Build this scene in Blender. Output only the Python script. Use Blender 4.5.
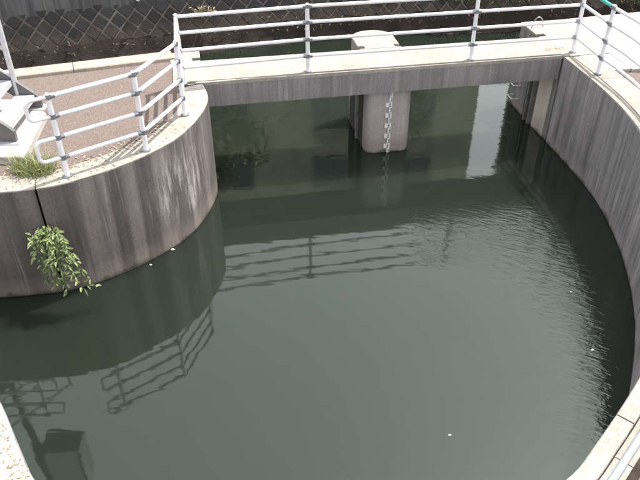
import bpy, bmesh, math, random
from mathutils import Vector, Matrix
R = math.radians
rnd = random.Random(7)
S = bpy.context.scene
for o in list(bpy.data.objects): bpy.data.objects.remove(o)
col = S.collection

# ------------------------------------------------------------------ camera
cam_d = bpy.data.cameras.new('camera'); cam = bpy.data.objects.new('camera', cam_d); col.objects.link(cam)
cam_d.sensor_width = 36.0; cam_d.lens = 684.5/640*36; cam_d.clip_start = .05; cam_d.clip_end = 3000
cam.location = (0, 0, 4.44)
cam.rotation_euler = (Matrix.Rotation(R(90-36.35), 3, 'X') @ Matrix.Rotation(R(-.12), 3, 'Z')).to_euler()
S.camera = cam
S.render.resolution_x, S.render.resolution_y = 1024, 768

# ------------------------------------------------------------------ sky, sun, exposure
SUN_AZ, SUN_EL = 51.6, 60.0            # azimuth from +Y towards +X
w = bpy.data.worlds.new('World'); S.world = w; w.use_nodes = True
nt = w.node_tree; nt.nodes.clear()
sky = nt.nodes.new('ShaderNodeTexSky'); sky.sky_type = 'NISHITA'; sky.sun_disc = False
sky.sun_elevation = R(SUN_EL); sky.sun_rotation = R(SUN_AZ)
sky.air_density = 1.2; sky.dust_density = 1.6; sky.ozone_density = 1.0; sky.altitude = 0
bg = nt.nodes.new('ShaderNodeBackground'); bg.inputs['Strength'].default_value = .15
wo = nt.nodes.new('ShaderNodeOutputWorld')
hz = nt.nodes.new('ShaderNodeHueSaturation'); hz.inputs['Saturation'].default_value = .15      # pale hazy summer sky
nt.links.new(sky.outputs[0], hz.inputs['Color']); nt.links.new(hz.outputs[0], bg.inputs['Color']); nt.links.new(bg.outputs[0], wo.inputs['Surface'])
sd = bpy.data.lights.new('sun', 'SUN'); sd.energy = 2.7; sd.angle = R(.53); sd.color = (1, .95, .88)
sun = bpy.data.objects.new('sun', sd); col.objects.link(sun)
tosun = Vector((math.sin(R(SUN_AZ))*math.cos(R(SUN_EL)), math.cos(R(SUN_AZ))*math.cos(R(SUN_EL)), math.sin(R(SUN_EL))))
sun.rotation_euler = (-tosun).to_track_quat('-Z', 'Y').to_euler(); sun.location = tosun*40
vs = S.view_settings; vs.view_transform = 'Standard'; vs.look = 'None'; vs.exposure = 1.45; vs.gamma = 1

# ------------------------------------------------------------------ materials
def N(t, kind, **kw):
    n = t.nodes.new(kind)
    for k, v in kw.items():
        if k in n.inputs: n.inputs[k].default_value = v
        else: setattr(n, k, v)
    return n
def newmat(name):
    m = bpy.data.materials.new(name); m.use_nodes = True; t = m.node_tree
    return m, t, t.nodes['Principled BSDF']
def ramp(t, src, stops):
    r = t.nodes.new('ShaderNodeValToRGB'); t.links.new(src, r.inputs[0])
    e = r.color_ramp.elements
    while len(e) < len(stops): e.new(.5)
    for el, (p, c) in zip(e, stops):
        el.position = p; el.color = (c, c, c, 1) if not isinstance(c, tuple) else (*c, 1)
    return r.outputs[0]
def mix(t, f, a, b, mode='MIX'):
    n = t.nodes.new('ShaderNodeMix'); n.data_type = 'RGBA'; n.blend_type = mode
    for i, x in ((0, f), (6, a), (7, b)):
        if hasattr(x, 'links'): t.links.new(x, n.inputs[i])
        elif i == 0: n.inputs[0].default_value = x
        else: n.inputs[i].default_value = (*x, 1)
    return n.outputs[2]
def coords(t, scale=(1, 1, 1), loc=(0, 0, 0)):
    tc = t.nodes.new('ShaderNodeTexCoord'); mp = N(t, 'ShaderNodeMapping'); mp.inputs['Scale'].default_value = scale
    mp.inputs['Location'].default_value = loc
    t.links.new(tc.outputs['Object'], mp.inputs['Vector']); return mp.outputs[0]
def noise(t, scale, detail=4, rough=.55, vec=(1, 1, 1), loc=(0, 0, 0)):
    n = N(t, 'ShaderNodeTexNoise'); n.inputs['Scale'].default_value = scale
    n.inputs['Detail'].default_value = detail; n.inputs['Roughness'].default_value = rough
    t.links.new(coords(t, vec, loc), n.inputs['Vector']); return n.outputs['Fac']
def bump(t, b, h, dist, strength=1.0):
    n = N(t, 'ShaderNodeBump'); n.inputs['Distance'].default_value = dist; n.inputs['Strength'].default_value = strength
    t.links.new(h, n.inputs['Height']); t.links.new(n.outputs[0], b.inputs['Normal']); return n
def concrete(name, base, dark, pale, streak=.6, blotch=.4, tide=None, rough=.88, tide_z=-1.33, lime=None):
    m, t, b = newmat(name)
    c = mix(t, ramp(t, noise(t, 1.3, 5, .6), [(.3, 0), (.7, 1)]), base, tuple(x*.8 for x in base))
    st = ramp(t, noise(t, 1.0, 6, .62, (9, 9, .35)), [(.42, 0), (.68, 1)])
    n1 = N(t, 'ShaderNodeMath', operation='MULTIPLY'); t.links.new(st, n1.inputs[0]); n1.inputs[1].default_value = streak
    c = mix(t, n1.outputs[0], c, dark)
    st2 = ramp(t, noise(t, 1.0, 5, .6, (14, 14, .5), (3, 7, 1)), [(.56, 0), (.72, 1)])
    big = ramp(t, noise(t, .8, 2, .5, (1, 1, .6), (5, 1, 0)), [(.42, 0), (.62, 1)])
    n2 = N(t, 'ShaderNodeMath', operation='MULTIPLY'); t.links.new(st2, n2.inputs[0]); t.links.new(big, n2.inputs[1])
    n3 = N(t, 'ShaderNodeMath', operation='MULTIPLY'); t.links.new(n2.outputs[0], n3.inputs[0]); n3.inputs[1].default_value = streak
    c = mix(t, n3.outputs[0], c, pale)
    bl = ramp(t, noise(t, 5, 6, .65, (1, 1, 1), (9, 2, 4)), [(.5, 0), (.75, 1)])
    n4 = N(t, 'ShaderNodeMath', operation='MULTIPLY'); t.links.new(bl, n4.inputs[0]); n4.inputs[1].default_value = blotch
    c = mix(t, n4.outputs[0], c, dark)
    if lime:                                   # lime bloom leached out of the concrete
        v3 = N(t, 'ShaderNodeVectorMath', operation='DISTANCE'); tc0 = t.nodes.new('ShaderNodeTexCoord'); t.links.new(tc0.outputs['Object'], v3.inputs[0]); v3.inputs[1].default_value = lime
        mr0 = N(t, 'ShaderNodeMapRange', interpolation_type='SMOOTHSTEP'); t.links.new(v3.outputs['Value'], mr0.inputs[0])
        mr0.inputs[1].default_value = .95; mr0.inputs[2].default_value = .1; mr0.inputs[3].default_value = 0; mr0.inputs[4].default_value = 1
        ln = ramp(t, noise(t, 1.0, 6, .65, (11, 11, 1.5), (1, 4, 8)), [(.46, 0), (.68, .6)])
        m0 = N(t, 'ShaderNodeMath', operation='MULTIPLY'); t.links.new(mr0.outputs[0], m0.inputs[0]); t.links.new(ln, m0.inputs[1])
        c = mix(t, m0.outputs[0], c, (.50, .46, .44))
    if tide:                                   # mud and algae mark left by the falling water level
        g = N(t, 'ShaderNodeSeparateXYZ'); tc = t.nodes.new('ShaderNodeTexCoord'); t.links.new(tc.outputs['Object'], g.inputs[0])
        wob = noise(t, 3.5, 6, .65, (1, 1, .4))
        a = N(t, 'ShaderNodeMath', operation='MULTIPLY_ADD'); t.links.new(wob, a.inputs[0]); a.inputs[1].default_value = .30
        t.links.new(g.outputs[2], a.inputs[2])
        mr = N(t, 'ShaderNodeMapRange'); t.links.new(a.outputs[0], mr.inputs[0])
        mr.inputs[1].default_value = tide_z+.20; mr.inputs[2].default_value = tide_z-.02; mr.inputs[3].default_value = 0; mr.inputs[4].default_value = .55
        c = mix(t, mr.outputs[0], c, tide)
        mr2 = N(t, 'ShaderNodeMapRange'); t.links.new(a.outputs[0], mr2.inputs[0])
        mr2.inputs[1].default_value = -1.42; mr2.inputs[2].default_value = -1.48; mr2.inputs[3].default_value = 0; mr2.inputs[4].default_value = .7
        c = mix(t, mr2.outputs[0], c, (.035, .033, .025))
    c = mix(t, .35, c, mix(t, ramp(t, noise(t, 60, 3, .7), [(.3, .3), (.7, 1.0)]), (0, 0, 0), (1, 1, 1)), 'OVERLAY')
    t.links.new(c, b.inputs['Base Color']); b.inputs['Roughness'].default_value = rough
    b.inputs['Specular IOR Level'].default_value = .25
    bump(t, b, noise(t, 45, 6, .7), .004, .7)
    return m
def plain(name, colr, rough=.5, metal=0.0, var=.12, vs=6, bumpd=0.0, spec=.5):
    m, t, b = newmat(name)
    c = mix(t, ramp(t, noise(t, vs, 5, .6), [(.3, 0), (.7, 1)]), colr, tuple(x*(1-var*2) for x in colr))
    t.links.new(c, b.inputs['Base Color']); b.inputs['Roughness'].default_value = rough; b.inputs['Metallic'].default_value = metal
    b.inputs['Specular IOR Level'].default_value = spec
    if bumpd: bump(t, b, noise(t, 30, 5, .7), bumpd)
    return m
def asphalt(name, a, bcol, grit):
    m, t, b = newmat(name)
    c = mix(t, ramp(t, noise(t, .9, 4, .6), [(.35, 0), (.65, 1)]), a, bcol)
    v = N(t, 'ShaderNodeTexVoronoi'); v.inputs['Scale'].default_value = 55; t.links.new(coords(t), v.inputs['Vector'])
    cc = N(t, 'ShaderNodeSeparateColor'); t.links.new(v.outputs['Color'], cc.inputs[0])
    c = mix(t, ramp(t, cc.outputs[0], [(.15, 0), (.95, .75)]), c, grit)
    c = mix(t, ramp(t, noise(t, 9, 5, .7), [(.55, 0), (.8, .5)]), c, tuple(x*.5 for x in a))
    t.links.new(c, b.inputs['Base Color']); b.inputs['Roughness'].default_value = .95; b.inputs['Specular IOR Level'].default_value = .15
    bump(t, b, v.outputs['Distance'], .006, .8)
    return m
M = {}
M['wall'] = concrete('stained_wall_concrete', (.120, .104, .098), (.055, .047, .045), (.34, .305, .29), .75, .45, (.19, .155, .13), lime=(-1.95, 8.45, -.75))
M['wall_r'] = concrete('dark_wall_concrete', (.255, .238, .236), (.095, .088, .089), (.44, .42, .42), .85, .35, (.26, .235, .222), tide_z=-1.4)
M['beam'] = concrete('beam_concrete', (.245, .225, .224), (.13, .118, .117), (.37, .345, .34), .75, .25)
M['pier'] = concrete('pier_concrete', (.40, .36, .34), (.27, .225, .205), (.49, .455, .435), .55, .35, (.24, .19, .165), tide_z=-1.32)
M['pale_panel'] = concrete('pale_abutment_concrete', (.68, .59, .51), (.50, .42, .36), (.74, .66, .58), .6, .3, (.32, .27, .24), tide_z=-1.3)
M['deck'] = concrete('deck_concrete', (.325, .300, .265), (.19, .165, .14), (.40, .375, .34), .25, .7)
M['pad'] = concrete('pad_concrete', (.40, .375, .35), (.28, .25, .23), (.47, .44, .415), .15, .5)
M['kerb'] = concrete('kerb_concrete', (.35, .305, .255), (.19, .15, .12), (.44, .40, .35), .2, .75)
M['path'] = asphalt('pinkish_asphalt', (.142, .112, .099), (.126, .101, .092), (.188, .155, .140))
M['soil'] = plain('backfill_soil', (.07, .055, .045), .95, 0, .2, 8, .01, .1)
M['steel'] = plain('white_rail_paint', (.80, .79, .82), .42, .15, .07, 9)
def railpaint():
    m, t, b = newmat('white_rail_paint')
    c = mix(t, ramp(t, noise(t, 4, 6, .65), [(.35, 0), (.7, 1)]), (.80, .79, .82), (.64, .63, .65))
    c = mix(t, ramp(t, noise(t, 26, 6, .7), [(.66, 0), (.72, .8)]), c, (.30, .20, .13))
    t.links.new(c, b.inputs['Base Color']); b.inputs['Roughness'].default_value = .45
    bump(t, b, noise(t, 60, 4, .6), .0015); return m
M['steel'] = railpaint()
M['conduit'] = plain('blue_grey_conduit', (.30, .33, .38), .5, .2, .1, 9)
M['clamp'] = plain('galvanised_clamp', (.36, .37, .40), .45, .7, .2, 20)
M['galv'] = plain('galvanised_steel', (.60, .60, .62), .42, .35, .12, 14)
M['darksteel'] = plain('shaded_steel', (.16, .155, .16), .55, .5, .15, 10)
M['guide'] = plain('stained_guide_steel', (.30, .285, .27), .6, .3, .3, 5)
M['shade'] = plain('shade_dark_concrete', (.05, .048, .045), .8, 0, .2, 4)  # near-black tone painting the shade of the pier flank and guide slot
M['white'] = plain('white_enamel', (.80, .80, .78), .35, 0, .06, 20)
M['black'] = plain('black_enamel', (.05, .05, .055), .4, 0, .1, 20)
M['block'] = None
M['mortar'] = plain('bank_mortar', (.24, .215, .19), .95, 0, .3, 3, .02, .1)
M['mud'] = plain('mud_toe', (.058, .045, .039), .8, 0, .3, 2.2, .04, .2)
M['bank_wall'] = concrete('bank_wall_concrete', (.115, .108, .11), (.05, .047, .049), (.27, .26, .26), .95, .35)
M['house'] = plain('house_render', (.52, .50, .37), .9, 0, .2, 1.5)
M['house2'] = plain('house_render_grey', (.36, .36, .33), .9, 0, .2, 1.5)
M['roof'] = plain('house_roof', (.05, .05, .055), .8, 0, .1, 4)
M['frame'] = plain('window_frame', (.2, .2, .2), .5)
M['glass'] = plain('window_glass', (.10, .12, .14), .08, 0, .05, 2)
M['red'] = plain('red_plastic', (.55, .02, .06), .5)
M['orange'] = plain('orange_marker_paint', (.62, .20, .08), .8)
M['green_rail'] = plain('green_rail_paint', (.05, .42, .33), .5)
M['bark'] = plain('bark', (.09, .07, .05), .9, 0, .3, 20)
M['foam'] = plain('floating_fleck', (.8, .78, .7), .8)
def leafmat(name, c1, c2, tr=.25):
    m, t, b = newmat(name)
    g = N(t, 'ShaderNodeNewGeometry')
    c = mix(t, g.outputs['Random Per Island'], c1, c2)
    t.links.new(c, b.inputs['Base Color']); b.inputs['Roughness'].default_value = .55
    tl = N(t, 'ShaderNodeBsdfTranslucent'); t.links.new(c, tl.inputs[0])
    ms = N(t, 'ShaderNodeMixShader'); ms.inputs[0].default_value = tr
    out = [n for n in t.nodes if n.type == 'OUTPUT_MATERIAL'][0]
    t.links.new(b.outputs[0], ms.inputs[1]); t.links.new(tl.outputs[0], ms.inputs[2]); t.links.new(ms.outputs[0], out.inputs[0])
    return m
M['leaf'] = leafmat('shrub_leaf', (.10, .17, .055), (.36, .42, .20))
M['grass'] = leafmat('grass_blade', (.13, .20, .055), (.38, .36, .19))
M['weed'] = leafmat('weed_leaf', (.04, .07, .02), (.14, .15, .07))
M['hedge'] = leafmat('hedge_leaf', (.09, .11, .03), (.16, .18, .06))
M['bank_litter'] = leafmat('bank_leaf', (.10, .07, .05), (.26, .19, .13), .1)
M['litter'] = leafmat('dry_leaf', (.22, .14, .09), (.55, .47, .36), .1)
def blockmat():
    m, t, b = newmat('bank_block_stone')
    oi = N(t, 'ShaderNodeObjectInfo')
    c = mix(t, oi.outputs['Random'], (.036, .033, .034), (.06, .056, .057))
    g = N(t, 'ShaderNodeNewGeometry'); sp = N(t, 'ShaderNodeSeparateXYZ'); t.links.new(g.outputs['Position'], sp.inputs[0])
    nn = N(t, 'ShaderNodeTexNoise'); nn.inputs['Scale'].default_value = 2.2; nn.inputs['Detail'].default_value = 5; t.links.new(g.outputs['Position'], nn.inputs['Vector'])
    a = N(t, 'ShaderNodeMath', operation='MULTIPLY_ADD'); t.links.new(nn.outputs['Fac'], a.inputs[0]); a.inputs[1].default_value = 1.1; t.links.new(sp.outputs[2], a.inputs[2])
    mr = N(t, 'ShaderNodeMapRange'); t.links.new(a.outputs[0], mr.inputs[0]); mr.inputs[1].default_value = -.25; mr.inputs[2].default_value = -.62
    c = mix(t, mr.outputs[0], c, (.10, .076, .06))       # silt left on the lower courses
    t.links.new(c, b.inputs['Base Color']); b.inputs['Roughness'].default_value = .9; b.inputs['Specular IOR Level'].default_value = .2
    nb = N(t, 'ShaderNodeTexNoise'); nb.inputs['Scale'].default_value = 18; nb.inputs['Detail'].default_value = 6; t.links.new(g.outputs['Position'], nb.inputs['Vector'])
    bump(t, b, nb.outputs['Fac'], .02)
    return m
M['block'] = blockmat()
def watermat():
    m, t, b = newmat('murky_water')
    c = mix(t, ramp(t, noise(t, .6, 5, .6, (1, 1, 1), (2, 0, 0)), [(.32, 0), (.68, 1)]), (.0148, .0205, .0142), (.0135, .0188, .0132))
    t.links.new(c, b.inputs['Base Color']); b.inputs['Roughness'].default_value = .03; b.inputs['IOR'].default_value = 1.59; b.inputs['Specular Tint'].default_value = (.87, 1.0, .91, 1)
    b.inputs['Subsurface Weight'].default_value = 1.0; b.inputs['Subsurface Radius'].default_value = (.8, 1.0, .7); b.inputs['Subsurface Scale'].default_value = 1.6
    tc = t.nodes.new('ShaderNodeTexCoord'); sp = N(t, 'ShaderNodeSeparateXYZ'); t.links.new(tc.outputs['Object'], sp.inputs[0])
    # wind touches the far right of the basin: ripples grow towards +X and the bridge
    f = N(t, 'ShaderNodeMath', operation='MULTIPLY_ADD'); t.links.new(sp.outputs[1], f.inputs[0]); f.inputs[1].default_value = .30; t.links.new(sp.outputs[0], f.inputs[2])
    wob = noise(t, .9, 3, .6, (1, 1, 1), (3, 3, 0))
    f2 = N(t, 'ShaderNodeMath', operation='MULTIPLY_ADD'); t.links.new(wob, f2.inputs[0]); f2.inputs[1].default_value = 1.2; t.links.new(f.outputs[0], f2.inputs[2])
    mr = N(t, 'ShaderNodeMapRange', interpolation_type='SMOOTHSTEP'); t.links.new(f2.outputs[0], mr.inputs[0])
    mr.inputs[1].default_value = 4.0; mr.inputs[2].default_value = 5.8; mr.inputs[3].default_value = .0; mr.inputs[4].default_value = 1.0
    lee = N(t, 'ShaderNodeMapRange', interpolation_type='SMOOTHSTEP'); t.links.new(sp.outputs[1], lee.inputs[0])      # sheltered under the bridge
    lee.inputs[1].default_value = 8.6; lee.inputs[2].default_value = 9.8; lee.inputs[3].default_value = 1.0; lee.inputs[4].default_value = .12
    mk = N(t, 'ShaderNodeMath', operation='MULTIPLY'); t.links.new(mr.outputs[0], mk.inputs[0]); t.links.new(lee.outputs[0], mk.inputs[1]); mr = mk
    rip = N(t, 'ShaderNodeTexNoise'); rip.inputs['Scale'].default_value = 1; rip.inputs['Detail'].default_value = 2.5; rip.inputs['Roughness'].default_value = .5; rip.inputs['Distortion'].default_value = .4
    mp = N(t, 'ShaderNodeMapping'); mp.vector_type = 'TEXTURE'; mp.inputs['Rotation'].default_value = (0, 0, R(-24)); mp.inputs['Scale'].default_value = (1/6, 1/17, 1)
    t.links.new(tc.outputs['Object'], mp.inputs['Vector']); t.links.new(mp.outputs[0], rip.inputs['Vector'])
    calm = N(t, 'ShaderNodeTexNoise'); calm.inputs['Scale'].default_value = 1; calm.inputs['Detail'].default_value = 2; calm.inputs['Roughness'].default_value = .45
    mp2 = N(t, 'ShaderNodeMapping'); mp2.inputs['Scale'].default_value = (2.2, 5.5, 1); mp2.inputs['Rotation'].default_value = (0, 0, R(-12))
    t.links.new(tc.outputs['Object'], mp2.inputs['Vector']); t.links.new(mp2.outputs[0], calm.inputs['Vector'])
    h = N(t, 'ShaderNodeMath', operation='MULTIPLY'); t.links.new(rip.outputs['Fac'], h.inputs[0]); t.links.new(mr.outputs[0], h.inputs[1])
    h1 = N(t, 'ShaderNodeMath', operation='MULTIPLY'); t.links.new(h.outputs[0], h1.inputs[0]); h1.inputs[1].default_value = .0065
    h2 = N(t, 'ShaderNodeMath', operation='MULTIPLY_ADD'); t.links.new(calm.outputs['Fac'], h2.inputs[0]); h2.inputs[1].default_value = .0013; t.links.new(h1.outputs[0], h2.inputs[2])
    bump(t, b, h2.outputs[0], 1.0)
    return m
M['water'] = watermat()

# ------------------------------------------------------------------ helpers
def tag(o, label=None, cat=None, group=None, kind=None):
    for k, v in (('label', label), ('category', cat), ('group', group), ('kind', kind)):
        if v: o[k] = v
    return o
def empty(name, loc, label, cat, group=None):
    o = bpy.data.objects.new(name, None); col.objects.link(o); o.location = loc; o.empty_display_size = .1
    return tag(o, label, cat, group)
def world_loc(o):
    l = Vector(o.location)
    return l + (world_loc(o.parent) if o.parent and o.type == 'EMPTY' else Vector())
def link(o, parent=None):
    col.objects.link(o)
    if parent is not None:
        o.parent = parent
        if parent.type == 'EMPTY': o.matrix_parent_inverse = Matrix.Translation(-Vector(parent.location))
    return o
def mesh(name, V, F, mat, parent=None, smooth=None, recalc=True):
    me = bpy.data.meshes.new(name); me.from_pydata([tuple(v) for v in V], [], F)
    if recalc:
        bm = bmesh.new(); bm.from_mesh(me); bmesh.ops.recalc_face_normals(bm, faces=bm.faces); bm.to_mesh(me); bm.free()
    if smooth is not None:
        me.polygons.foreach_set('use_smooth', [True]*len(me.polygons)); me.set_sharp_from_angle(angle=R(smooth))
    me.materials.append(mat); me.update()
    return link(bpy.data.objects.new(name, me), parent)
class MB:
    def __init__(s): s.V = []; s.F = []
    def add(s, V, F):
        k = len(s.V); s.V += [tuple(v) for v in V]; s.F += [tuple(i+k for i in f) for f in F]; return s
    def box(s, c, size, rz=0.0, rot=None):
        m = rot or Matrix.Rotation(rz, 3, 'Z'); h = [x/2 for x in size]
        V = [Vector(c)+m @ Vector((sx*h[0], sy*h[1], sz*h[2])) for sz in (-1, 1) for sx, sy in ((-1, -1), (1, -1), (1, 1), (-1, 1))]
        return s.add(V, [(3, 2, 1, 0), (4, 5, 6, 7), (0, 1, 5, 4), (1, 2, 6, 5), (2, 3, 7, 6), (3, 0, 4, 7)])
    def tube(s, pts, r, n=10, cap=True, r2=None):
        pts = [Vector(p) for p in pts]; rings = []; ref = None
        for i, p in enumerate(pts):
            d = (pts[min(i+1, len(pts)-1)]-pts[max(i-1, 0)]).normalized()
            if ref is None: ref = Vector((0, 0, 1)) if abs(d.z) < .9 else Vector((1, 0, 0))
            x = (ref - d*ref.dot(d)).normalized(); y = d.cross(x); ref = x
            rr = r if r2 is None else r+(r2-r)*i/(len(pts)-1)
            rings.append([p+(x*math.cos(a)+y*math.sin(a))*rr for a in [2*math.pi*k/n for k in range(n)]])
        V = [v for q in rings for v in q]; F = []
        for i in range(len(pts)-1):
            for k in range(n): F.append((i*n+k, i*n+(k+1) % n, (i+1)*n+(k+1) % n, (i+1)*n+k))
        if cap: F.append(tuple(range(n-1, -1, -1))); F.append(tuple((len(pts)-1)*n+k for k in range(n)))
        return s.add(V, F)
    def prism(s, poly, z0, z1, ch=0.0):
        n = len(poly)
        if ch:
            c = Vector((sum(p[0] for p in poly)/n, sum(p[1] for p in poly)/n))
            top = [Vector(p)+(c-Vector(p)).normalized()*ch for p in poly]
            V = [(*p, z0) for p in poly]+[(*p, z1-ch) for p in poly]+[(*p, z1) for p in top]
            F = [tuple(range(n-1, -1, -1)), tuple(range(2*n, 3*n))]
            for l in (0, n):
                F += [(l+i, l+(i+1) % n, l+n+(i+1) % n, l+n+i) for i in range(n)]
        else:
            V = [(*p, z0) for p in poly]+[(*p, z1) for p in poly]
            F = [tuple(range(n-1, -1, -1)), tuple(range(n, 2*n))]+[(i, (i+1) % n, n+(i+1) % n, n+i) for i in range(n)]
        return s.add(V, F)
    def build(s, name, mat, parent=None, smooth=None): return mesh(name, s.V, s.F, mat, parent, smooth)
def catmull(P, step=.09):
    P = [Vector(p) for p in P]; Q = [P[0]*2-P[1]]+P+[P[-1]*2-P[-2]]; out = []
    for i in range(1, len(Q)-2):
        n = max(2, int((Q[i+1]-Q[i]).length/step))
        for k in range(n):
            t = k/n; a, b, c, d = Q[i-1:i+3]
            out.append(.5*((2*b)+(c-a)*t+(2*a-5*b+4*c-d)*t*t+(3*b-a-3*c+d)*t**3))
    out.append(P[-1]); return out
def normals(C, side):
    out = []
    for i in range(len(C)):
        d = (C[min(i+1, len(C)-1)]-C[max(i-1, 0)]).normalized(); out.append(Vector((-d.y, d.x))*side)
    return out
def arcl(C):
    s = [0]
    for a, b in zip(C, C[1:]): s.append(s[-1]+(b-a).length)
    return s
def strip_solid(C, Nn, o0, o1, z0, z1, ch=.012, jit=0.0):
    """solid following curve C from offset o0 (front) to o1 (back)"""
    V = []; n = 6
    for p, q in zip(C, Nn):
        j = rnd.uniform(-jit, jit)
        for o, z in ((o0, z0), (o0, z1-ch+j), (o0+ch+j, z1), (o1-ch, z1), (o1, z1-ch), (o1, z0)):
            a = p+q*o; V.append((a.x, a.y, z))
    F = []
    for i in range(len(C)-1):
        for k in range(n): F.append((i*n+k, i*n+(k+1) % n, (i+1)*n+(k+1) % n, (i+1)*n+k))
    F.append(tuple(range(n))); F.append(tuple((len(C)-1)*n+k for k in range(n-1, -1, -1)))
    return V, F
def pieces(C, Nn, cuts, gap):
    """split a curve at arc lengths, leaving a gap"""
    s = arcl(C); b = [0]+list(cuts)+[s[-1]]; out = []
    def at(x):
        for i in range(len(s)-1):
            if s[i+1] >= x:
                t = (x-s[i])/max(1e-9, s[i+1]-s[i]); return C[i].lerp(C[i+1], t), Nn[i].lerp(Nn[i+1], t).normalized()
        return C[-1], Nn[-1]
    for i in range(len(b)-1):
        a0 = b[i]+(gap/2 if i else 0); a1 = b[i+1]-(gap/2 if i < len(b)-2 else 0)
        idx = [k for k in range(len(s)) if a0+.01 < s[k] < a1-.01]
        out.append(([at(a0)[0]]+[C[k] for k in idx]+[at(a1)[0]], [at(a0)[1]]+[Nn[k] for k in idx]+[at(a1)[1]]))
    return out
WZ = -1.63
O2 = Vector((-1.87, 10.25)); U2 = Vector((.984, .179)); V2 = Vector((-.179, .984))
def L(u, v): p = O2+U2*u+V2*v; return (p.x, p.y)
BR = math.atan2(.179, .984)

# ------------------------------------------------------------------ setting: water, ground
mb = MB()
mb.add([(-400, -200, WZ), (400, -200, WZ), (400, 600, WZ), (-400, 600, WZ)], [(0, 1, 2, 3)])
tag(mb.build('water', M['water']), kind='structure', label='murky green water filling the sluice basin')

QL = catmull([(-16, 6.7), (-9, 6.8), (-6, 6.86), (-4.9, 6.92), (-4.2, 6.97), (-3.47, 7.09), (-3.0, 7.31), (-2.46, 7.74), (-2.0, 8.32), (-1.76, 8.98), (-1.69, 9.58), (-1.78, 10.03), (-1.86, 10.22)])
QR = catmull([(4.19, 11.30), (4.36, 10.35), (4.47, 9.35), (4.44, 8.45), (4.33, 7.6), (4.06, 6.5), (3.60, 5.40), (3.18, 4.62), (2.73, 4.02), (2.19, 3.40), (1.80, 3.02), (1.1, 2.62), (.1, 2.42)])
QN = catmull([(-.0, 2.42), (-1.0, 2.5), (-1.7, 2.74), (-2.14, 3.06), (-2.66, 3.79), (-3.15, 4.35), (-4.0, 4.75), (-6, 5.0), (-10, 5.1), (-16, 5.1)])
nQL = normals(QL, 1); nQR = normals(QR, 1); nQN = normals(QN, 1)
def offs(C, Nn, o): return [c+n*o for c, n in zip(C, Nn)]
def sheet(name, poly, z, mat, label):
    me = bpy.data.meshes.new(name); bm = bmesh.new()
    f = bm.faces.new([bm.verts.new((p[0], p[1], z)) for p in poly]); bm.normal_update()
    if f.normal.z < 0: f.normal_flip()
    bmesh.ops.triangulate(bm, faces=bm.faces[:]); bm.to_mesh(me); bm.free(); me.materials.append(mat)
    return tag(link(bpy.data.objects.new(name, me)), kind='structure', label=label)
KO = [Vector(p) for p in ((-60, -1.5), (-16, 7.4), (-5.09, 10.71), (-4.04, 11.05), (-2.69, 11.49), L(-.47, 1.40))]   # outer line of upstream kerb
pl = [(p.x, p.y) for p in offs(QL, nQL, .35)]
sheet('path', pl+[L(-.45, .1), L(-.45, 1.3)]+[(p.x+.02, p.y-.15) for p in reversed(KO[1:5])], -.010, M['path'], 'pinkish asphalt path on the left quay')
pr = [(p.x, p.y) for p in [c+n*(.585 if c.y > 5.1 else .37) for c, n in zip(QR, nQR)]]
sheet('path', [(90, 11.5), (5.01, 10.66)]+[q for q in pr if q[1] < 10.5]+[(0, -60), (90, -60)], -.010, M['path'], 'pinkish asphalt path on the right bank')
pn = [(p.x, p.y) for p in offs(QN, nQN, .58)]
sheet('path', pn+[(-90, 4), (-90, -60), (0, -60)], -.012, M['path'], 'pinkish asphalt path on the near bank')
sheet('ground', [(p.x, p.y) for p in offs(QR, nQR, .05)]+[(0, -60), (90, -60), (90, 25), L(9, 1.6), L(6.6, 1.6)], -.06, M['soil'], 'backfill under the right bank')
sheet('ground', [(p.x, p.y) for p in offs(QL, nQL, .05)]+[L(-.3, .3), L(-.3, 1.2)]+[(p.x+.02, p.y-.2) for p in reversed(KO[1:5])], -.07, M['soil'], 'backfill under the left quay')
# concrete pad on the right behind the bridge
mb = MB(); mb.prism([L(7.01, -.75), L(30, -.75+2), L(30, 3.5), L(8.74, 1.90), L(7.01, 1.765)], -.4, .003)
pad = tag(mb.build('pavement', M['pad']), kind='structure', label='bright concrete pad at the right end of the bridge')
mb = MB(); mb.prism([L(6.45, -.72), L(7.0, -.72), L(7.0, -.03), L(6.45, -.03)], -.2, .001)
mb.build('slab', M['pad'], pad)
# far land beyond the channel
BANK = catmull([(-40, 1.5), (-20, 9.6), (-12, 12.7), (-6.2, 14.80), (-3, 15.95), (-.47, 16.72), (2, 17.15), (4.5, 17.45), (10, 18.05), (22, 19.2), (60, 22)], .25)
nB = normals(BANK, 1)
sheet('ground', [(p.x, p.y) for p in offs(BANK, nB, .55)]+[(300, 22), (300, 500), (-300, 500), (-300, 1.5)], -.01, M['soil'], 'earth on top of the far bank')

# ------------------------------------------------------------------ walls
def wall(name, C, Nn, cuts, t, mat, label, cop=None, cop_cuts=None, zt=0.0, gap=.012):
    e = empty(name, (C[len(C)//2].x, C[len(C)//2].y, WZ), label, 'wall')
    for c, n in pieces(C, Nn, cuts, gap):
        V, F = strip_solid(c, n, 0, t, -2.9, zt, .014, .003); mesh('wall_panel', V, F, mat, e, 40)
    if cop:
        for c, n in pieces(C, Nn, cop_cuts, .010):
            V, F = strip_solid(c, n, t+(.022 if c[len(c)//2].y > 5.5 else .009), cop if not (c[0].x > 0 and c[len(c)//2].y < 4.9) else .30, -.14, zt-.003, .006, .002); mesh('coping_slab', V, F, M['deck'], e, 40)
    return e
def tops(e, C, Nn, cuts, t, zt):   # thin cement wash on the wall's top, paler than the stained face
    for c, n in pieces(C, Nn, cuts, .014):
        V, F = strip_solid(c, n, .006, t-.004, zt-.012, zt+.004, .004, .0015); mesh('coping', V, F, M['deck'], e, 40)
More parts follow.
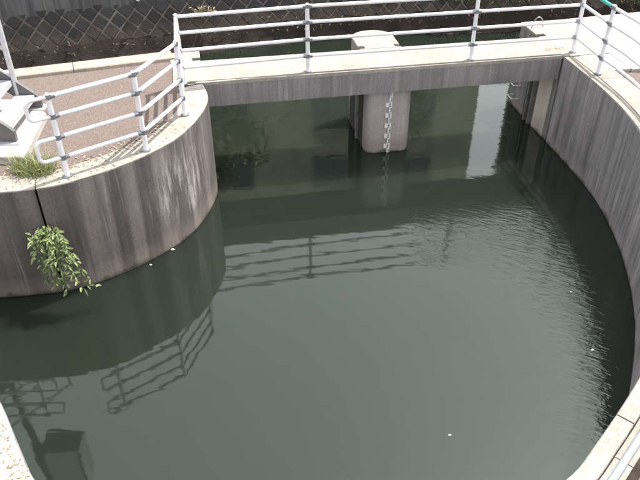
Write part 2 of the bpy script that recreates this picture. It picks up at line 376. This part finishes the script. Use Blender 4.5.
sL = arcl(QL); jointL = sL[min(range(len(QL)), key=lambda i: (QL[i]-Vector((-3.44, 7.1))).length)]
cutsL = [jointL-8, jointL-4, jointL]
e = wall('quay_wall', QL, nQL, cutsL, .40, M['wall'], 'rounded stained concrete quay wall carrying the curved railing, shrub growing from its joint', gap=.028)
tops(e, QL, nQL, cutsL, .40, 0.0)
cutsR = [2.6, 5.4, 8.2]
e = wall('basin_wall', QR, nQR, cutsR, .15, M['wall_r'], 'long curving dark concrete wall along the right side of the basin', .57, [.95, 2.9, 4.9, 6.4, 8.6])
tops(e, QR, nQR, cutsR, .15, 0.0)
e = wall('basin_wall', QN, nQN, [3.2, 7.0], .36, M['wall_r'], 'near concrete wall showing only its bright coping in the lower left corner', .57, [2.2, 4.4, 7])
tops(e, QN, nQN, [3.2, 7.0], .36, 0.0)
e = empty('kerb_wall', (-4, 11, WZ), 'low pale kerb wall along the far edge of the left path', 'kerb')
KC = [KO[1].lerp(KO[2], k/20) for k in range(20)]+[KO[2].lerp(KO[3], k/4) for k in range(4)]+[KO[3].lerp(KO[4], k/4) for k in range(4)]+[KO[4], Vector(L(-.49, 1.39))]
for c, n in pieces(KC, normals(KC, -1), [3.5, 6.5, 9.5, 12.4], .012):
    V, F = strip_solid(c, n, 0, .33, -2.9, .05, .015, .003); mesh('kerb_stone', V, F, M['kerb'], e, 40)

# ------------------------------------------------------------------ sluice bridge, abutments, pier
e = empty('bridge_deck', (*L(3, .45), -.42), 'pale concrete footbridge deck spanning the two sluice bays', 'bridge')
mb = MB(); mb.prism([L(-.002, 0), L(6.145, 0), L(6.145, .90), L(-.002, .90)], -.415, -.02); mb.build('beam', M['beam'], e)
mb = MB(); mb.prism([L(-.45, .065), L(6.15, .065), L(6.15, .905), L(-.45, .905)], -.03, .014); mb.build('deck_slab', M['deck'], e)
mb = MB(); mb.prism([L(-.10, -.004), L(6.15, -.004), L(6.15, .048), L(-.10, .048)], -.045, .008); mb.build('edge_strip', M['deck'], e)
def abut(name, poly, top_poly, label, face_mat):
    e = empty(name, (*poly[0], WZ), label, 'abutment')
    mb = MB(); mb.prism(poly, -2.9, -.02); mb.build('wall', face_mat, e)
    mb = MB(); mb.prism(top_poly, -.03, .007); mb.build('top_slab', M['deck'], e)
    return e
g0, g1 = .95, 1.08
ea = abut('abutment', [L(0, .02), L(0, g0), L(-.12, g0), L(-.12, g1), L(0, g1), L(0, 1.36), L(-.47, 1.36), L(-.47, .02)],
     [L(.012, .91), L(.012, g0), L(-.13, g0), L(-.13, g1), L(.012, g1), L(.012, 1.37), L(-.49, 1.37), L(-.49, .91)], 'left concrete abutment with a stop log groove behind the deck', M['beam'])
er = abut('abutment', [L(6.17, .03), L(6.17, g0), L(6.30, g0), L(6.30, g1), L(6.17, g1), L(6.17, 1.74), L(7.0, 1.74), L(7.0, .03)],
     [L(6.155, -.02), L(6.155, g0), L(6.31, g0), L(6.31, g1), L(6.155, g1), L(6.155, 1.75), L(7.0, 1.75), L(7.0, -.02)], 'right concrete abutment with pale side face under the deck', M['wall_r'])
mb = MB(); mb.prism([L(6.158, .16), L(6.166, .16), L(6.166, .62), L(6.158, .62)], -2.9, -.42); mb.build('pale_face', M['pale_panel'], er)
for v, wd in ((.70, .06), (.88, .05)):
    mb = MB(); mb.prism([L(6.11, v), L(6.166, v), L(6.166, v+wd), L(6.11, v+wd)], -2.9, -.42); mb.build('stop_log_guide', M['guide'], er)
mb = MB(); mb.prism([L(6.159, .762), L(6.1665, .762), L(6.1665, .878), L(6.159, .878)], -2.9, -.42); mb.build('shade_face', M['shade'], er)  # thin dark plate paints the slot's shade between the guides; no recess cut
mb = MB(); mb.prism([L(8.74, 1.905), L(30, 3.52), L(30, 3.2), L(8.74, 1.70)], -2.9, -.41); mb.build('upstream_wall', M['wall_r'], er)
mb = MB(); mb.prism([L(6.99, 1.772), L(8.735, 1.905), L(8.735, 1.5), L(6.99, 1.5)], -2.9, -.41); mb.build('upstream_wall', M['wall_r'], er)
# pier: rounded at both ends, stop-log grooves on its flanks
def pier_poly(u0, u1, vf, vb, rf):
    P = []; r = (u1-u0)/2; cu = (u0+u1)/2
    for k in range(9):
        a = math.pi+math.pi/2*k/8; P.append((u0+rf+rf*math.cos(a), vf+rf*.9+rf*.9*math.sin(a)))
    for k in range(9):
        a = -math.pi/2+math.pi/2*k/8; P.append((u1-rf+rf*math.cos(a), vf+rf*.9+rf*.9*math.sin(a)))
    P += [(u1, g0), (u1-.11, g0), (u1-.11, g1), (u1, g1)]
    for k in range(17):
        a = math.pi*k/16; P.append((cu+r*math.cos(a), vb-r*.85+r*.85*math.sin(a)))
    P += [(u0, g1), (u0+.11, g1), (u0+.11, g0), (u0, g0)]
    return [L(*p) for p in P]
PU0, PU1 = 2.76, 3.57
ep = empty('bridge_pier', (*L(3.14, 1), WZ), 'rounded concrete pier with a water gauge standing under the middle of the bridge', 'pier')
mb = MB(); mb.prism(pier_poly(PU0, PU1, .13, 1.86, .17), -2.9, -.42); mb.build('shaft', M['pier'], ep, 35)
mb = MB()
P = pier_poly(PU0+.02, PU1-.02, .93, 1.86, .02); mb.prism(P, -.42, .01, .012); mb.build('pier_head', M['deck'], ep, 35)
for u in (PU0-.02, PU0+.09):
    pass
mb = MB(); mb.prism([L(PU0-.05, .72), L(PU0-.002, .72), L(PU0-.002, .79), L(PU0-.05, .79)], -2.9, -.43); mb.build('stop_log_guide', M['guide'], ep)
mb = MB(); mb.prism([L(PU0-.008, .42), L(PU0-.001, .42), L(PU0-.001, .94), L(PU0-.008, .94)], -2.9, -.42); mb.build('shade_face', M['shade'], ep)  # dark plate over the left flank, its shade put into the colour
mb = MB(); mb.prism([L(PU0-.008, g1+.002), L(PU0-.001, g1+.002), L(PU0-.001, 1.47), L(PU0-.008, 1.47)], -2.9, -.42); mb.build('shade_face', M['shade'], ep)  # same painted shade carried on behind the groove
# gauge board on the pier face
eg = empty('water_gauge', (*L(3.13, .10), WZ), 'white enamel water level gauge with black graduations on the pier', 'gauge')
gu, gv = 3.17, .118
mb = MB()
for k in range(6):
    zc = -.42-.1-k*.2; 
    mb = MB(); mb.box((*L(gu, gv), zc-.02), (.055, .012, .196), BR); bd = mb.build('gauge_plate', M['white'], eg)
    for j in range(2):
        zz = zc+.04-j*.1-.02
        mk = MB(); sgn = 1 if j else -1
        for q, ln in ((-.034, .030), (-.012, .020), (.010, .030), (.032, .020)):
            mk.box((*L(gu+.010*(1 if j else -1), gv-.0075), zz+q), (ln, .003, .011), BR)
        mk.build('graduation', M['black'], bd)
    if k > 0:
        mb = MB(); mb.box((*L(gu-.058, gv), zc+.02), (.055, .010, .085), BR); mb.build('side_plate', M['white'], eg)
mb = MB(); mb.box((*L(gu-.02, .129), -1.0), (.03, .012, 1.2), BR); mb.build('back_rail', M['clamp'], eg)

# ------------------------------------------------------------------ railings
HTS = (.275, .55, .825, 1.075)
def railing(name, posts, label, paths=None, loops=(), cat='railing', skip=(), green=False):
    """posts: list of (x,y); paths: per span list of extra plan points"""
    e = empty(name, (*posts[0], 0), label, cat)
    P = [Vector(p) for p in posts]
    for i, p in enumerate(P):
        if i in skip: continue
        mb = MB(); mb.tube([(p.x, p.y, -.01), (p.x, p.y, 1.105), (p.x, p.y, 1.118)], .033, 14)
        mb.V[-14:] = [(p.x+(x-p.x)*.6, p.y+(y-p.y)*.6, z) for x, y, z in mb.V[-14:]]
        po = mb.build('post', M['steel'], e, 40)
        mb = MB(); mb.tube([(p.x, p.y, .004), (p.x, p.y, .022)], .062, 16); mb.build('base_flange', M['clamp'], po, 40)
        dirs = []
        if i > 0: dirs.append((P[i-1]-p).normalized())
        if i < len(P)-1: dirs.append((P[i+1]-p).normalized())
        for h in HTS[:4]:
            mb = MB()
            for d in dirs:
                a = p+d*.030; b = p+d*.075; mb.tube([(a.x, a.y, h), (b.x, b.y, h)], .034, 12)
            mb.tube([(p.x, p.y, h-.03), (p.x, p.y, h+.03)], .037, 12)
            mb.build('clamp', M['clamp'], po, 40)
    for i in range(len(P)-1):
        mid = (paths or {}).get(i, [])
        for h in HTS:
            pts = [P[i]]+[Vector(q) for q in mid]+[P[i+1]]
            if mid: pts = catmull(pts, .15)
            mb = MB(); mb.tube([(q.x, q.y, h+(rnd.uniform(-.004, .004) if 0 < k < len(pts)-1 else 0)) for k, q in enumerate(pts)], .0265, 12)
            mb.build('rail', M['green_rail'] if (green and i == 0 and h > 1.05) else M['steel'], e, 40)
    for pi, d in loops:
        p = P[pi]; d = Vector(d).normalized()
        for h0, h1 in ((HTS[0], HTS[1]), (HTS[2], HTS[3])):
            r = (h1-h0)/2; zc = (h0+h1)/2; ln = .20; pts = [(p, h0)]
            rc = .07
            for k in range(7):
                a = -math.pi/2+math.pi/2*k/6; pts.append((p+d*(ln+rc*math.cos(a)), h0+rc+rc*math.sin(a)))
            for k in range(7):
                a = math.pi/2*k/6; pts.append((p+d*(ln+rc*math.cos(a)), h1-rc+rc*math.sin(a)))
            pts.append((p, h1))
            mb = MB(); mb.tube([(q.x, q.y, z) for q, z in pts], .024, 12); mb.build('end_loop', M['steel'], e, 60)
    return e
A, B, C_, C2 = (-3.16, 7.39), (-2.31, 8.05), (-1.96, 9.10), (-2.15, 10.20)
railing('railing', [A, B, C_, C2], 'curved white four rail railing with looped end on the rounded quay', loops=[(0, (-.85, -.60))])
PB = [L(-.27, .11), L(1.73, .13), L(4.53, .13), L(6.40, .13)]
railing('railing', [C2]+PB[1:], 'straight white four rail railing along the bridge deck', skip=(0,))
pts = offs(QR, nQR, .235); sR = arcl(QR)
def onr(s): return tuple(pts[min(range(len(sR)), key=lambda i: abs(sR[i]-s))])
def between(s0, s1, n=3): return [onr(s0+(s1-s0)*k/(n+1)) for k in range(1, n+1)]
ss = [.80, 2.75, 4.7, 6.6]
railing('railing', [PB[3], (4.53, 10.58)]+[onr(s) for s in ss[1:]], 'white railing turning the bridge corner and following the curved right wall',
        paths={i+1: between(ss[i], ss[i+1]) for i in range(3)}, skip=(0,), green=True)
e = empty('conduit_pipe', (2.3, 3.2, 0), 'pale pipe laid along the coping in the lower right corner', 'pipe')
cq = [c+n*.235 for c, n, s_ in zip(QR, nQR, sR) if s_ > 6.7]
mb = MB(); mb.tube([(p.x, p.y, .036) for p in cq], .032, 12); mb.build('pipe', M['conduit'], e, 50)
for k in ():
    p = cq[k]; d = (cq[min(k+1, len(cq)-1)]-cq[k-1]).normalized()
    mb = MB(); mb.tube([(p.x-d.x*.012, p.y-d.y*.012, .036), (p.x+d.x*.012, p.y+d.y*.012, .036)], .038, 12); mb.build('saddle_clamp', M['steel'], e, 50)
railing('railing', [(-4.36, 7.22), (-6.3, 7.12), (-8.3, 7.05), (-10.3, 7.0)], 'railing left of the steel stairs, seen only mirrored in the water', loops=[(0, (1, .06))])

# ------------------------------------------------------------------ steel stairs on the left path
es = empty('steel_stairs', (-4.15, 8.6, 0), 'galvanised steel staircase rising to the left from a concrete pad on the path', 'stairs')
mb = MB(); mb.prism([(-6.3, 7.78), (-3.80, 7.70), (-3.93, 9.0), (-4.35, 9.45), (-6.3, 9.45)], -.05, .10, .015); mb.build('base_pad', M['pad'], es)
def stringer(y):
    prof = [(-4.02, .10), (-4.02, .26), (-4.10, .34), (-7.2, 2.90), (-7.2, 2.62), (-4.30, .22), (-4.30, .10)]
    V = [(x, y-.03, z) for x, z in prof]+[(x, y+.03, z) for x, z in prof]; n = len(prof)
    F = [tuple(range(n)), tuple(range(2*n-1, n-1, -1))]+[(i, (i+1) % n, n+(i+1) % n, n+i) for i in range(n)]
    mesh('stringer', V, F, M['darksteel'], es)
    mb = MB(); mb.box((-4.14, y, .107), (.34, .20, .014)); mb.build('foot_plate', M['galv'], es)
for y in (8.12, 9.16): stringer(y)
for k in range(11):
    mb = MB(); mb.box((-4.22-k*.27, 8.64, .30+k*.225), (.27, .96, .03)); mb.box((-4.09-k*.27, 8.64, .275+k*.225), (.012, .96, .07)); mb.build('tread', M['galv'], es)
for y in (8.12, 9.16):
    mb = MB(); mb.tube([(-4.33, y, .22), (-4.33, y, 1.45)], .040, 10); mb.build('handrail_post', M['galv'], es, 40)
    mb = MB(); mb.tube([(-5.9, y, 1.75), (-5.9, y, 2.7)], .028, 10); mb.build('handrail_post', M['galv'], es, 40)
    for dz in (0, -.45, -.85):
        mb = MB(); mb.tube([(-4.33, y, 1.40+dz), (-7.2, y, 3.70+dz)], .022, 10); mb.build('handrail', M['galv'], es, 40)
# pole with an instrument cabinet, mirrored in the lower left of the basin
eo = empty('instrument_pole', (-5.62, 8.5, 0), 'dark pole with a cabinet on it, seen only mirrored at lower left', 'pole')
mb = MB(); mb.tube([(-5.62, 8.5, -.05), (-5.62, 8.5, 5.2)], .075, 14); mb.build('pole', M['darksteel'], eo, 40)
mb = MB(); mb.box((-5.02, 8.42, 3.95), (.72, .45, 1.25)); bx_ = mb.build('cabinet', M['darksteel'], eo)
mb = MB(); mb.box((-5.02, 8.187, 3.95), (.62, .012, 1.12)); mb.build('door', M['galv'], bx_)

# ------------------------------------------------------------------ small fittings near the bridge
for v, z in ((1.42, -1.10), (1.42, -1.38)):
    e = None
    a = L(6.165, v-.1); b = L(6.02, v-.1); c = L(6.02, v+.12); d = L(6.165, v+.12)
    mb = MB(); mb.tube([(*a, z), (*b, z), (*c, z), (*d, z)], .011, 8)
    tag(mb.build('step_rung', M['white'], None, 50), ('upper' if z > -1.2 else 'lower')+' pale steel step rung in the dark wall under the bridge', 'rung', 'step rungs in the right bay')
pu = L(6.35, 1.45)
mb = MB(); pts2 = []
for k in range(13):
    a = math.pi*k/12; pts2.append((pu[0]+.11*math.cos(a), pu[1]+.03*math.cos(a), .0+.19*math.sin(a)))
mb.tube(pts2, .010, 8)
tag(mb.build('lifting_ring', M['clamp'], None, 50), 'thin steel lifting ring standing on the right abutment', 'ring')
mb = MB()
for cu, cv, r in ((6.02, .30, .05), (6.17, .32, .04), (6.29, .33, .05)):
    for k in range(10):
        a0 = 2*math.pi*k/12; a1 = 2*math.pi*(k+1)/12
        mb.box((*L(cu+r*math.cos((a0+a1)/2), cv+r*.8*math.sin((a0+a1)/2)), .0165 if cu < 6.14 else .0095), (.028, .014, .003), BR+(a0+a1)/2+math.pi/2)
tag(mb.build('paint_mark', M['orange']), 'faded orange sprayed survey mark on the deck near the corner post', 'mark')

# ------------------------------------------------------------------ far bank: blocks, mortar, toe, upper wall
tilt = R(16); Z0 = -1.27; DG = .40; ROWS = 4
eb = empty('block_revetment', (0, 16.8, WZ), 'dark far river bank faced with diamond set concrete blocks', 'bank')
sB = arcl(BANK)
def bank_at(s):
    for i in range(len(sB)-1):
        if sB[i+1] >= s:
            t = (s-sB[i])/(sB[i+1]-sB[i]); return BANK[i].lerp(BANK[i+1], t), nB[i].lerp(nB[i+1], t).normalized()
V = []; F = []
for i, (p, n) in enumerate(zip(BANK, nB)):
    for h in (-.2, 1.0):
        q = p+n*(.028+h*math.tan(tilt)); V.append((q.x, q.y, Z0+h))
for i in range(len(BANK)-1): F.append((2*i, 2*i+2, 2*i+3, 2*i+1))
mesh('mortar', V, F, M['mortar'], eb)
# one block, shared
h = DG/2-.020; k = h-.022
BV = [(-h, .05, 0), (0, .05, -h), (h, .05, 0), (0, .05, h), (-h, .022, 0), (0, .022, -h), (h, .022, 0), (0, .022, h), (-k, -.004, 0), (0, -.004, -k), (k, -.004, 0), (0, -.004, k)]
BF = [(8, 9, 10, 11)]+[(a+4, a+8, 8+(a+1) % 4, 4+(a+1) % 4) for a in range(4)]+[(a, a+4, 4+(a+1) % 4, (a+1) % 4) for a in range(4)]
proto = None; smin = sB[min(range(len(BANK)), key=lambda i: abs(BANK[i].x+9.0))]; smax = sB[min(range(len(BANK)), key=lambda i: abs(BANK[i].x-9.3))]
cnt = 0
for r in range(ROWS+1):
    s = smin+(r % 2)*DG/2
    while s < smax and cnt < 299:
        p, n = bank_at(s); hh = (r+.5)*DG/2*1.0
        q = p+n*(hh*math.tan(tilt)+rnd.uniform(-.018, .012))
        tn = Vector((n.y, -n.x)); 
        if proto is None:
            proto = mesh('block', BV, BF, M['block'], eb); ob = proto
        else:
            ob = proto.copy(); col.objects.link(ob)
        Mx = Matrix(((tn.x, n.x, 0, 0), (tn.y, n.y, 0, 0), (0, 0, 1, 0), (0, 0, 0, 1)))
        ob.matrix_basis = Matrix.Translation((q.x, q.y, Z0+hh)) @ Mx @ Matrix.Rotation(-tilt, 4, 'X') @ Matrix.Rotation(rnd.uniform(-.05, .05), 4, 'Y') @ Matrix.Rotation(rnd.uniform(-.06, .06), 4, 'X') @ Matrix.Scale(rnd.uniform(.95, 1.02), 4)
        s += DG; cnt += 1
# silty toe at the waterline
V = []; F = []; prof = [(-.95, -1.75), (-.55, -1.655), (-.30, -1.60), (-.16, -1.44), (-.08, -1.30), (.05, -1.16)]
for i, (p, n) in enumerate(zip(BANK, nB)):
    for o, z in prof:
        q = p+n*(o*.55+rnd.uniform(-.02, .02)); V.append((q.x, q.y, z+rnd.uniform(-.03, .04)))
m_ = len(prof)
for i in range(len(BANK)-1):
    for j in range(m_-1): F.append((i*m_+j, (i+1)*m_+j, (i+1)*m_+j+1, i*m_+j+1))
tag(mesh('mud_bank', V, F, M['mud'], None, 60), kind='structure', label='brown silty toe of the far bank')
# upper wall of the far bank
eu = empty('bank_wall', (0, 17.3, -.4), 'streaked dark concrete wall above the block courses of the far bank', 'wall')
BP = pieces(BANK, nB, [x for x in range(3, int(sB[-1])-2, 6)], .02)
for c, n in BP:
    V, F = strip_solid(c, n, .23, .60, -.62, .02, .02, .004); mesh('wall_panel', V, F, M['bank_wall'], eu, 40)

# ------------------------------------------------------------------ houses beyond the far bank (mirrored under the bridge)
def house(x0, x1, y0, y1, zt, mat, label, wins):
    e = empty('house', ((x0+x1)/2, y0, -.05), label, 'house')
    mb = MB(); mb.box(((x0+x1)/2, (y0+y1)/2, (zt-.05)/2), (x1-x0, y1-y0, zt+.05)); mb.build('wall', mat, e)
    mb = MB(); mb.box(((x0+x1)/2, (y0+y1)/2, zt+.06), (x1-x0+.04, y1-y0+.6, .14)); mb.build('roof', M['roof'], e)
    for wx, wz in wins:
        mb = MB()
        for dx, dz, sx, sz in ((0, .62, 1.3, .08), (0, -.62, 1.3, .08), (-.61, 0, .08, 1.16), (.61, 0, .08, 1.16), (0, 0, .06, 1.16)):
            mb.box((wx+dx, y0-.03, wz+dz), (sx, .08, sz))
        f = mb.build('window', M['frame'], e)
        mb = MB(); mb.box((wx, y0-.012, wz), (1.18, .02, 1.18)); mb.build('pane', M['glass'], f)
house(-17, 5.22, 21, 29, 6.1, M['house'], 'wide dark house beyond the far bank, mirrored under the bridge', [(x, z) for x in (-9.5, -6.2, -3.0, .4, 3.2) for z in (2.4, 4.8)])
house(7.0, 17, 21, 23.8, 6.3, M['house2'], 'dark grey house right of the gap beyond the far bank', [(x, z) for x in (8.6, 11.6, 14.6) for z in (2.4, 4.8)])

# ------------------------------------------------------------------ plants
def leaf(mb, p, d, up, ln, wd, fold=.25):
    d = d.normalized(); sd_ = d.cross(up).normalized(); nn = sd_.cross(d)
    mb.add([p, p+d*ln*.35+sd_*wd/2+nn*wd*fold, p+d*ln*.75+sd_*wd*.36+nn*wd*fold*.6-Vector((0, 0, ln*.05)), p+d*ln-Vector((0, 0, ln*.15)), p+d*ln*.75-sd_*wd*.36+nn*wd*fold*.6-Vector((0, 0, ln*.05)), p+d*ln*.35-sd_*wd/2+nn*wd*fold],
           [(0, 1, 2, 3), (0, 3, 4, 5)])
def rv(s=1): return Vector((rnd.gauss(0, s), rnd.gauss(0, s), rnd.gauss(0, s)))
# shrub rooted in the wall joint
root = Vector((-3.40, 7.08, -.52))
e = empty('wall_shrub', root, 'leafy green shrub hanging from the joint of the left quay wall', 'shrub')
mbL = MB(); mbS = MB()
ends = [(-.16, -.30, -.02), (.02, -.34, -.08), (.20, -.28, -.06), (-.22, -.34, -.26), (.05, -.40, -.28), (.24, -.32, -.25), (-.10, -.36, -.48), (.12, -.40, -.50), (.24, -.36, -.55), (-.10, -.32, -.70), (.10, -.38, -.74), (.30, -.34, -.72), (.44, -.30, -.74), (.0, -.30, -.60), (-.26, -.22, -.12), (-.20, -.30, -.44), (-.14, -.34, -.62), (.30, -.30, -.42), (.18, -.26, -.16), (-.04, -.36, -.36)]
for ex in ends:
    E_ = root+Vector(ex)+Vector((.06, 0, -.02)); mid = root.lerp(E_, .5)+Vector((rnd.uniform(-.03, .03), -.10, .06))
    P3 = [root.lerp(mid, t).lerp(mid.lerp(E_, t), t) for t in [k/8 for k in range(9)]]
    mbS.tube(P3, .008, 6, True, .003)
    for k in range(2, 9):
        for q in range(rnd.choice((3, 4, 4))):
            d = (P3[k]-P3[k-1]).normalized()*.5+Vector((rnd.gauss(0, .7), rnd.gauss(-.2, .6), rnd.gauss(.15, .45)))
            leaf(mbL, P3[k]+rv(.022), d, Vector((rnd.gauss(0, .3), rnd.gauss(-.4, .3), 1)).normalized(), rnd.uniform(.055, .10), rnd.uniform(.022, .038))
mesh('foliage', mbL.V, mbL.F, M['leaf'], e, None, False); mbS.build('stem', M['bark'], e, 60)
def blades(mb, c, n, rad, hmin, hmax, wd=.008, lean=.5):
    for _ in range(n):
        a = rnd.uniform(0, 6.283); r = rad*math.sqrt(rnd.random()); p = Vector((c[0]+r*math.cos(a), c[1]+r*math.sin(a)*.7, c[2]))
        hgt = rnd.uniform(hmin, hmax); l = Vector((rnd.gauss(0, lean), rnd.gauss(0, lean), 0))*hgt
        a2 = rnd.uniform(0, 3.14); s_ = Vector((math.cos(a2), math.sin(a2), 0))*wd/2
        m1 = p+Vector((0, 0, hgt*.6))+l*.35; t_ = p+Vector((0, 0, hgt*.9))+l
        mb.add([p-s_, p+s_, m1+s_*.8, m1-s_*.8, t_], [(0, 1, 2, 3), (3, 2, 4)])
mb = MB(); blades(mb, (-3.62, 7.52, -.01), 620, .27, .08, .30, .010, .55)
o = mesh('grass_tuft', mb.V, mb.F, M['grass'], None, None, False); tag(o, 'tuft of green and straw grass beside the stair pad', 'grass')
mb = MB(); blades(mb, (-3.25, 7.62, -.01), 60, .14, .03, .09, .008, .7)
o = mesh('grass_tuft', mb.V, mb.F, M['litter'], None, None, False); tag(o, 'small dry tuft at the foot of the looped railing end', 'grass')
# leaf litter along the path edge, some blown onto the near corner
mb = MB()
for _ in range(160):
    t_ = rnd.random(); p = Vector((-2.16, 3.05)).lerp(Vector((-2.72, 3.80)), t_)+Vector((-.8, -.6))*abs(rnd.gauss(.05, .12)); a = rnd.uniform(0, 6.28)
    leaf(mb, Vector((p.x, p.y, .008)), Vector((math.cos(a), math.sin(a), rnd.uniform(-.1, .3))), Vector((0, 0, 1)), rnd.uniform(.01, .035), .012, .2)
for _ in range(900):
    s_ = rnd.uniform(sL[-1]-5.2, sL[-1]-1.4); i = min(range(len(sL)), key=lambda k: abs(sL[k]-s_)); of = abs(rnd.gauss(0, .14))+.30-(.25 if rnd.random() < .25 else 0)
    p = QL[i]+nQL[i]*of; a = rnd.uniform(0, 6.28); ln = rnd.uniform(.012, .04)
    d = Vector((math.cos(a), math.sin(a), rnd.uniform(-.1, .3)))
    leaf(mb, Vector((p.x, p.y, .008 if of < .40 else .000)), d, Vector((0, 0, 1)), ln, ln*.55, .2)
o = mesh('leaf_litter', mb.V, mb.F, M['litter'], None, None, False); tag(o, 'dry leaf litter along the edge of the left path', 'litter', None, 'stuff')
# weeds on the far bank
def weed(c, n, rad, hh, mat, label, group=None, name='weed_clump'):
    mb = MB()
    for _ in range(n):
        a = rnd.uniform(0, 6.283); r = rad*math.sqrt(rnd.random()); p = Vector((c[0]+r*math.cos(a), c[1]+r*.4*math.sin(a), c[2]+rnd.uniform(0, hh)))
        leaf(mb, p, Vector((rnd.gauss(0, 1), rnd.gauss(-.3, 1), rnd.gauss(.3, .6))), Vector((0, 0, 1)), rnd.uniform(.06, .13), rnd.uniform(.025, .05))
    blades(mb, c, n//3, rad, hh*.5, hh*1.3, .012, .4)
    o = mesh(name, mb.V, mb.F, mat, None, None, False); return tag(o, label, 'weeds', group)
def bk(x, up):
    i = min(range(len(BANK)), key=lambda k: abs(BANK[k].x-x)); p = BANK[i]+nB[i]*(up*math.tan(tilt)-.06); return (p.x, p.y, Z0+up)
weed(bk(-2.75, .42), 90, .28, .22, M['litter'], 'yellowed weed clump on the far bank behind the railing corner')
weed(bk(4.15, .30), 120, .45, .28, M['weed'], 'green weed clump on the far bank behind the third bridge post')
weed(bk(5.0, .32), 110, .45, .24, M['weed'], 'wider green weeds on the far bank right of the third bridge post')
weed(bk(3.3, .34), 90, .4, .25, M['weed'], 'sparse weeds on the far bank left of the third bridge post')
weed(bk(7.9, .16), 110, .55, .22, M['weed'], 'low weeds on the far bank behind the right railing corner')
mb = MB()
for _ in range(520):
    k = rnd.uniform(-7.5, 8.5); up = abs(rnd.gauss(0, .20))-.10
    if rnd.random() > .35+.5*math.exp(-((k-1.5)/2.5)**2): continue
    c = bk(k, up); p = Vector((c[0]+rnd.uniform(-.12, .12), c[1]+(-.02 if up > .15 else -.03), c[2]+.03))
    leaf(mb, p, Vector((rnd.gauss(0, 1), rnd.gauss(-.3, .4), rnd.gauss(0, .5))), Vector((0, -.5, 1)).normalized(), rnd.uniform(.04, .10), rnd.uniform(.015, .035))
o = mesh('leaf_litter', mb.V, mb.F, M['bank_litter'], None, None, False); tag(o, 'dry leaves and twigs caught along the toe of the far bank', 'litter', None, 'stuff')
# hedge plants on top of the far bank (seen in the reflections)
def hedge(x, y, hgt, rad, label):
    e = empty('hedge_tree', (x, y, -.01), label, 'tree', 'trees along the top of the far bank')
    mb = MB()
    for k in range(26):
        cc = Vector((x+rnd.gauss(0, rad*.5), y+rnd.gauss(0, rad*.35), hgt*(.15+.82*rnd.random())))
        for _ in range(42):
            p = cc+rv(.22); leaf(mb, p, rv(), Vector((0, 0, 1)), rnd.uniform(.14, .26), rnd.uniform(.08, .14))
    mesh('crown', mb.V, mb.F, M['hedge'], e, None, False)
    mb = MB(); mb.tube([(x, y, -.05), (x+.05, y, hgt*.4), (x-.03, y, hgt*.8)], .10, 8, True, .03); mb.build('trunk', M['bark'], e, 60)
for x, y, hgt, rad, lab in ((-3.0, 19.5, 4.0, 1.2, 'larger leafy tree on top of the far bank, mirrored under the left bay'), (2.5, 19.8, 3.2, .8, 'smaller leafy tree on top of the far bank, mirrored beside the pier')):
    hedge(x, y, hgt, rad, lab)
# things caught on the far bank
p = bk(1.45, .43)
mb = MB(); mb.tube([(p[0]-.26, p[1]-.03, p[2]), (p[0]-.1, p[1]-.05, p[2]+.03), (p[0]+.08, p[1]-.05, p[2]+.02), (p[0]+.26, p[1]-.03, p[2]+.01)], .06, 10, True, .05)
tag(mb.build('plastic_scrap', M['red'], None, 50), 'red plastic scrap lying on the far bank at the top edge', 'scrap')
i = min(range(len(BANK)), key=lambda k: abs(BANK[k].x+4.02)); p = BANK[i]+nB[i]*.23
mb = MB(); a = p-nB[i]*.10; mb.tube([(p.x, p.y, -.32), (a.x, a.y, -.335), (a.x, a.y, -.335)], .055, 16, False)
tag(mb.build('drain_pipe', M['white'], None, 40), 'short white drain pipe end sticking out of the far bank wall', 'pipe')
# flecks on the water
for i, (x, y, s_, lab) in enumerate(((3.346, 5.96, .024, 'white fleck floating in the ripples near the right wall'), (3.40, 7.05, .016, 'small white fleck floating off the middle of the right wall'),
        (1.397, 4.696, .017, 'tiny white fleck floating alone in the near basin'), (-2.16, 8.02, .03, 'pale scum fleck floating against the rounded quay'), (-2.42, 7.66, .02, 'small pale fleck beside the rounded quay'))):
    s_ *= .62; V = [(x, y, WZ+.010)]; n = 8
    for k in range(n):
        a = 6.283*k/n; r = s_*rnd.uniform(.7, 1.3); V.append((x+r*1.5*math.cos(a), y+r*math.sin(a), WZ+.004))
    for k in range(n):
        V.append((V[1+k][0], V[1+k][1], WZ-.01))
    F = [(0, 1+k, 1+(k+1) % n) for k in range(n)]+[(1+k, 9+k, 9+(k+1) % n, 1+(k+1) % n) for k in range(n)]+[tuple(range(9+n-1, 8, -1))]
    tag(mesh('floating_fleck', V, F, M['foam']), lab, 'debris', 'pale flecks floating on the water')
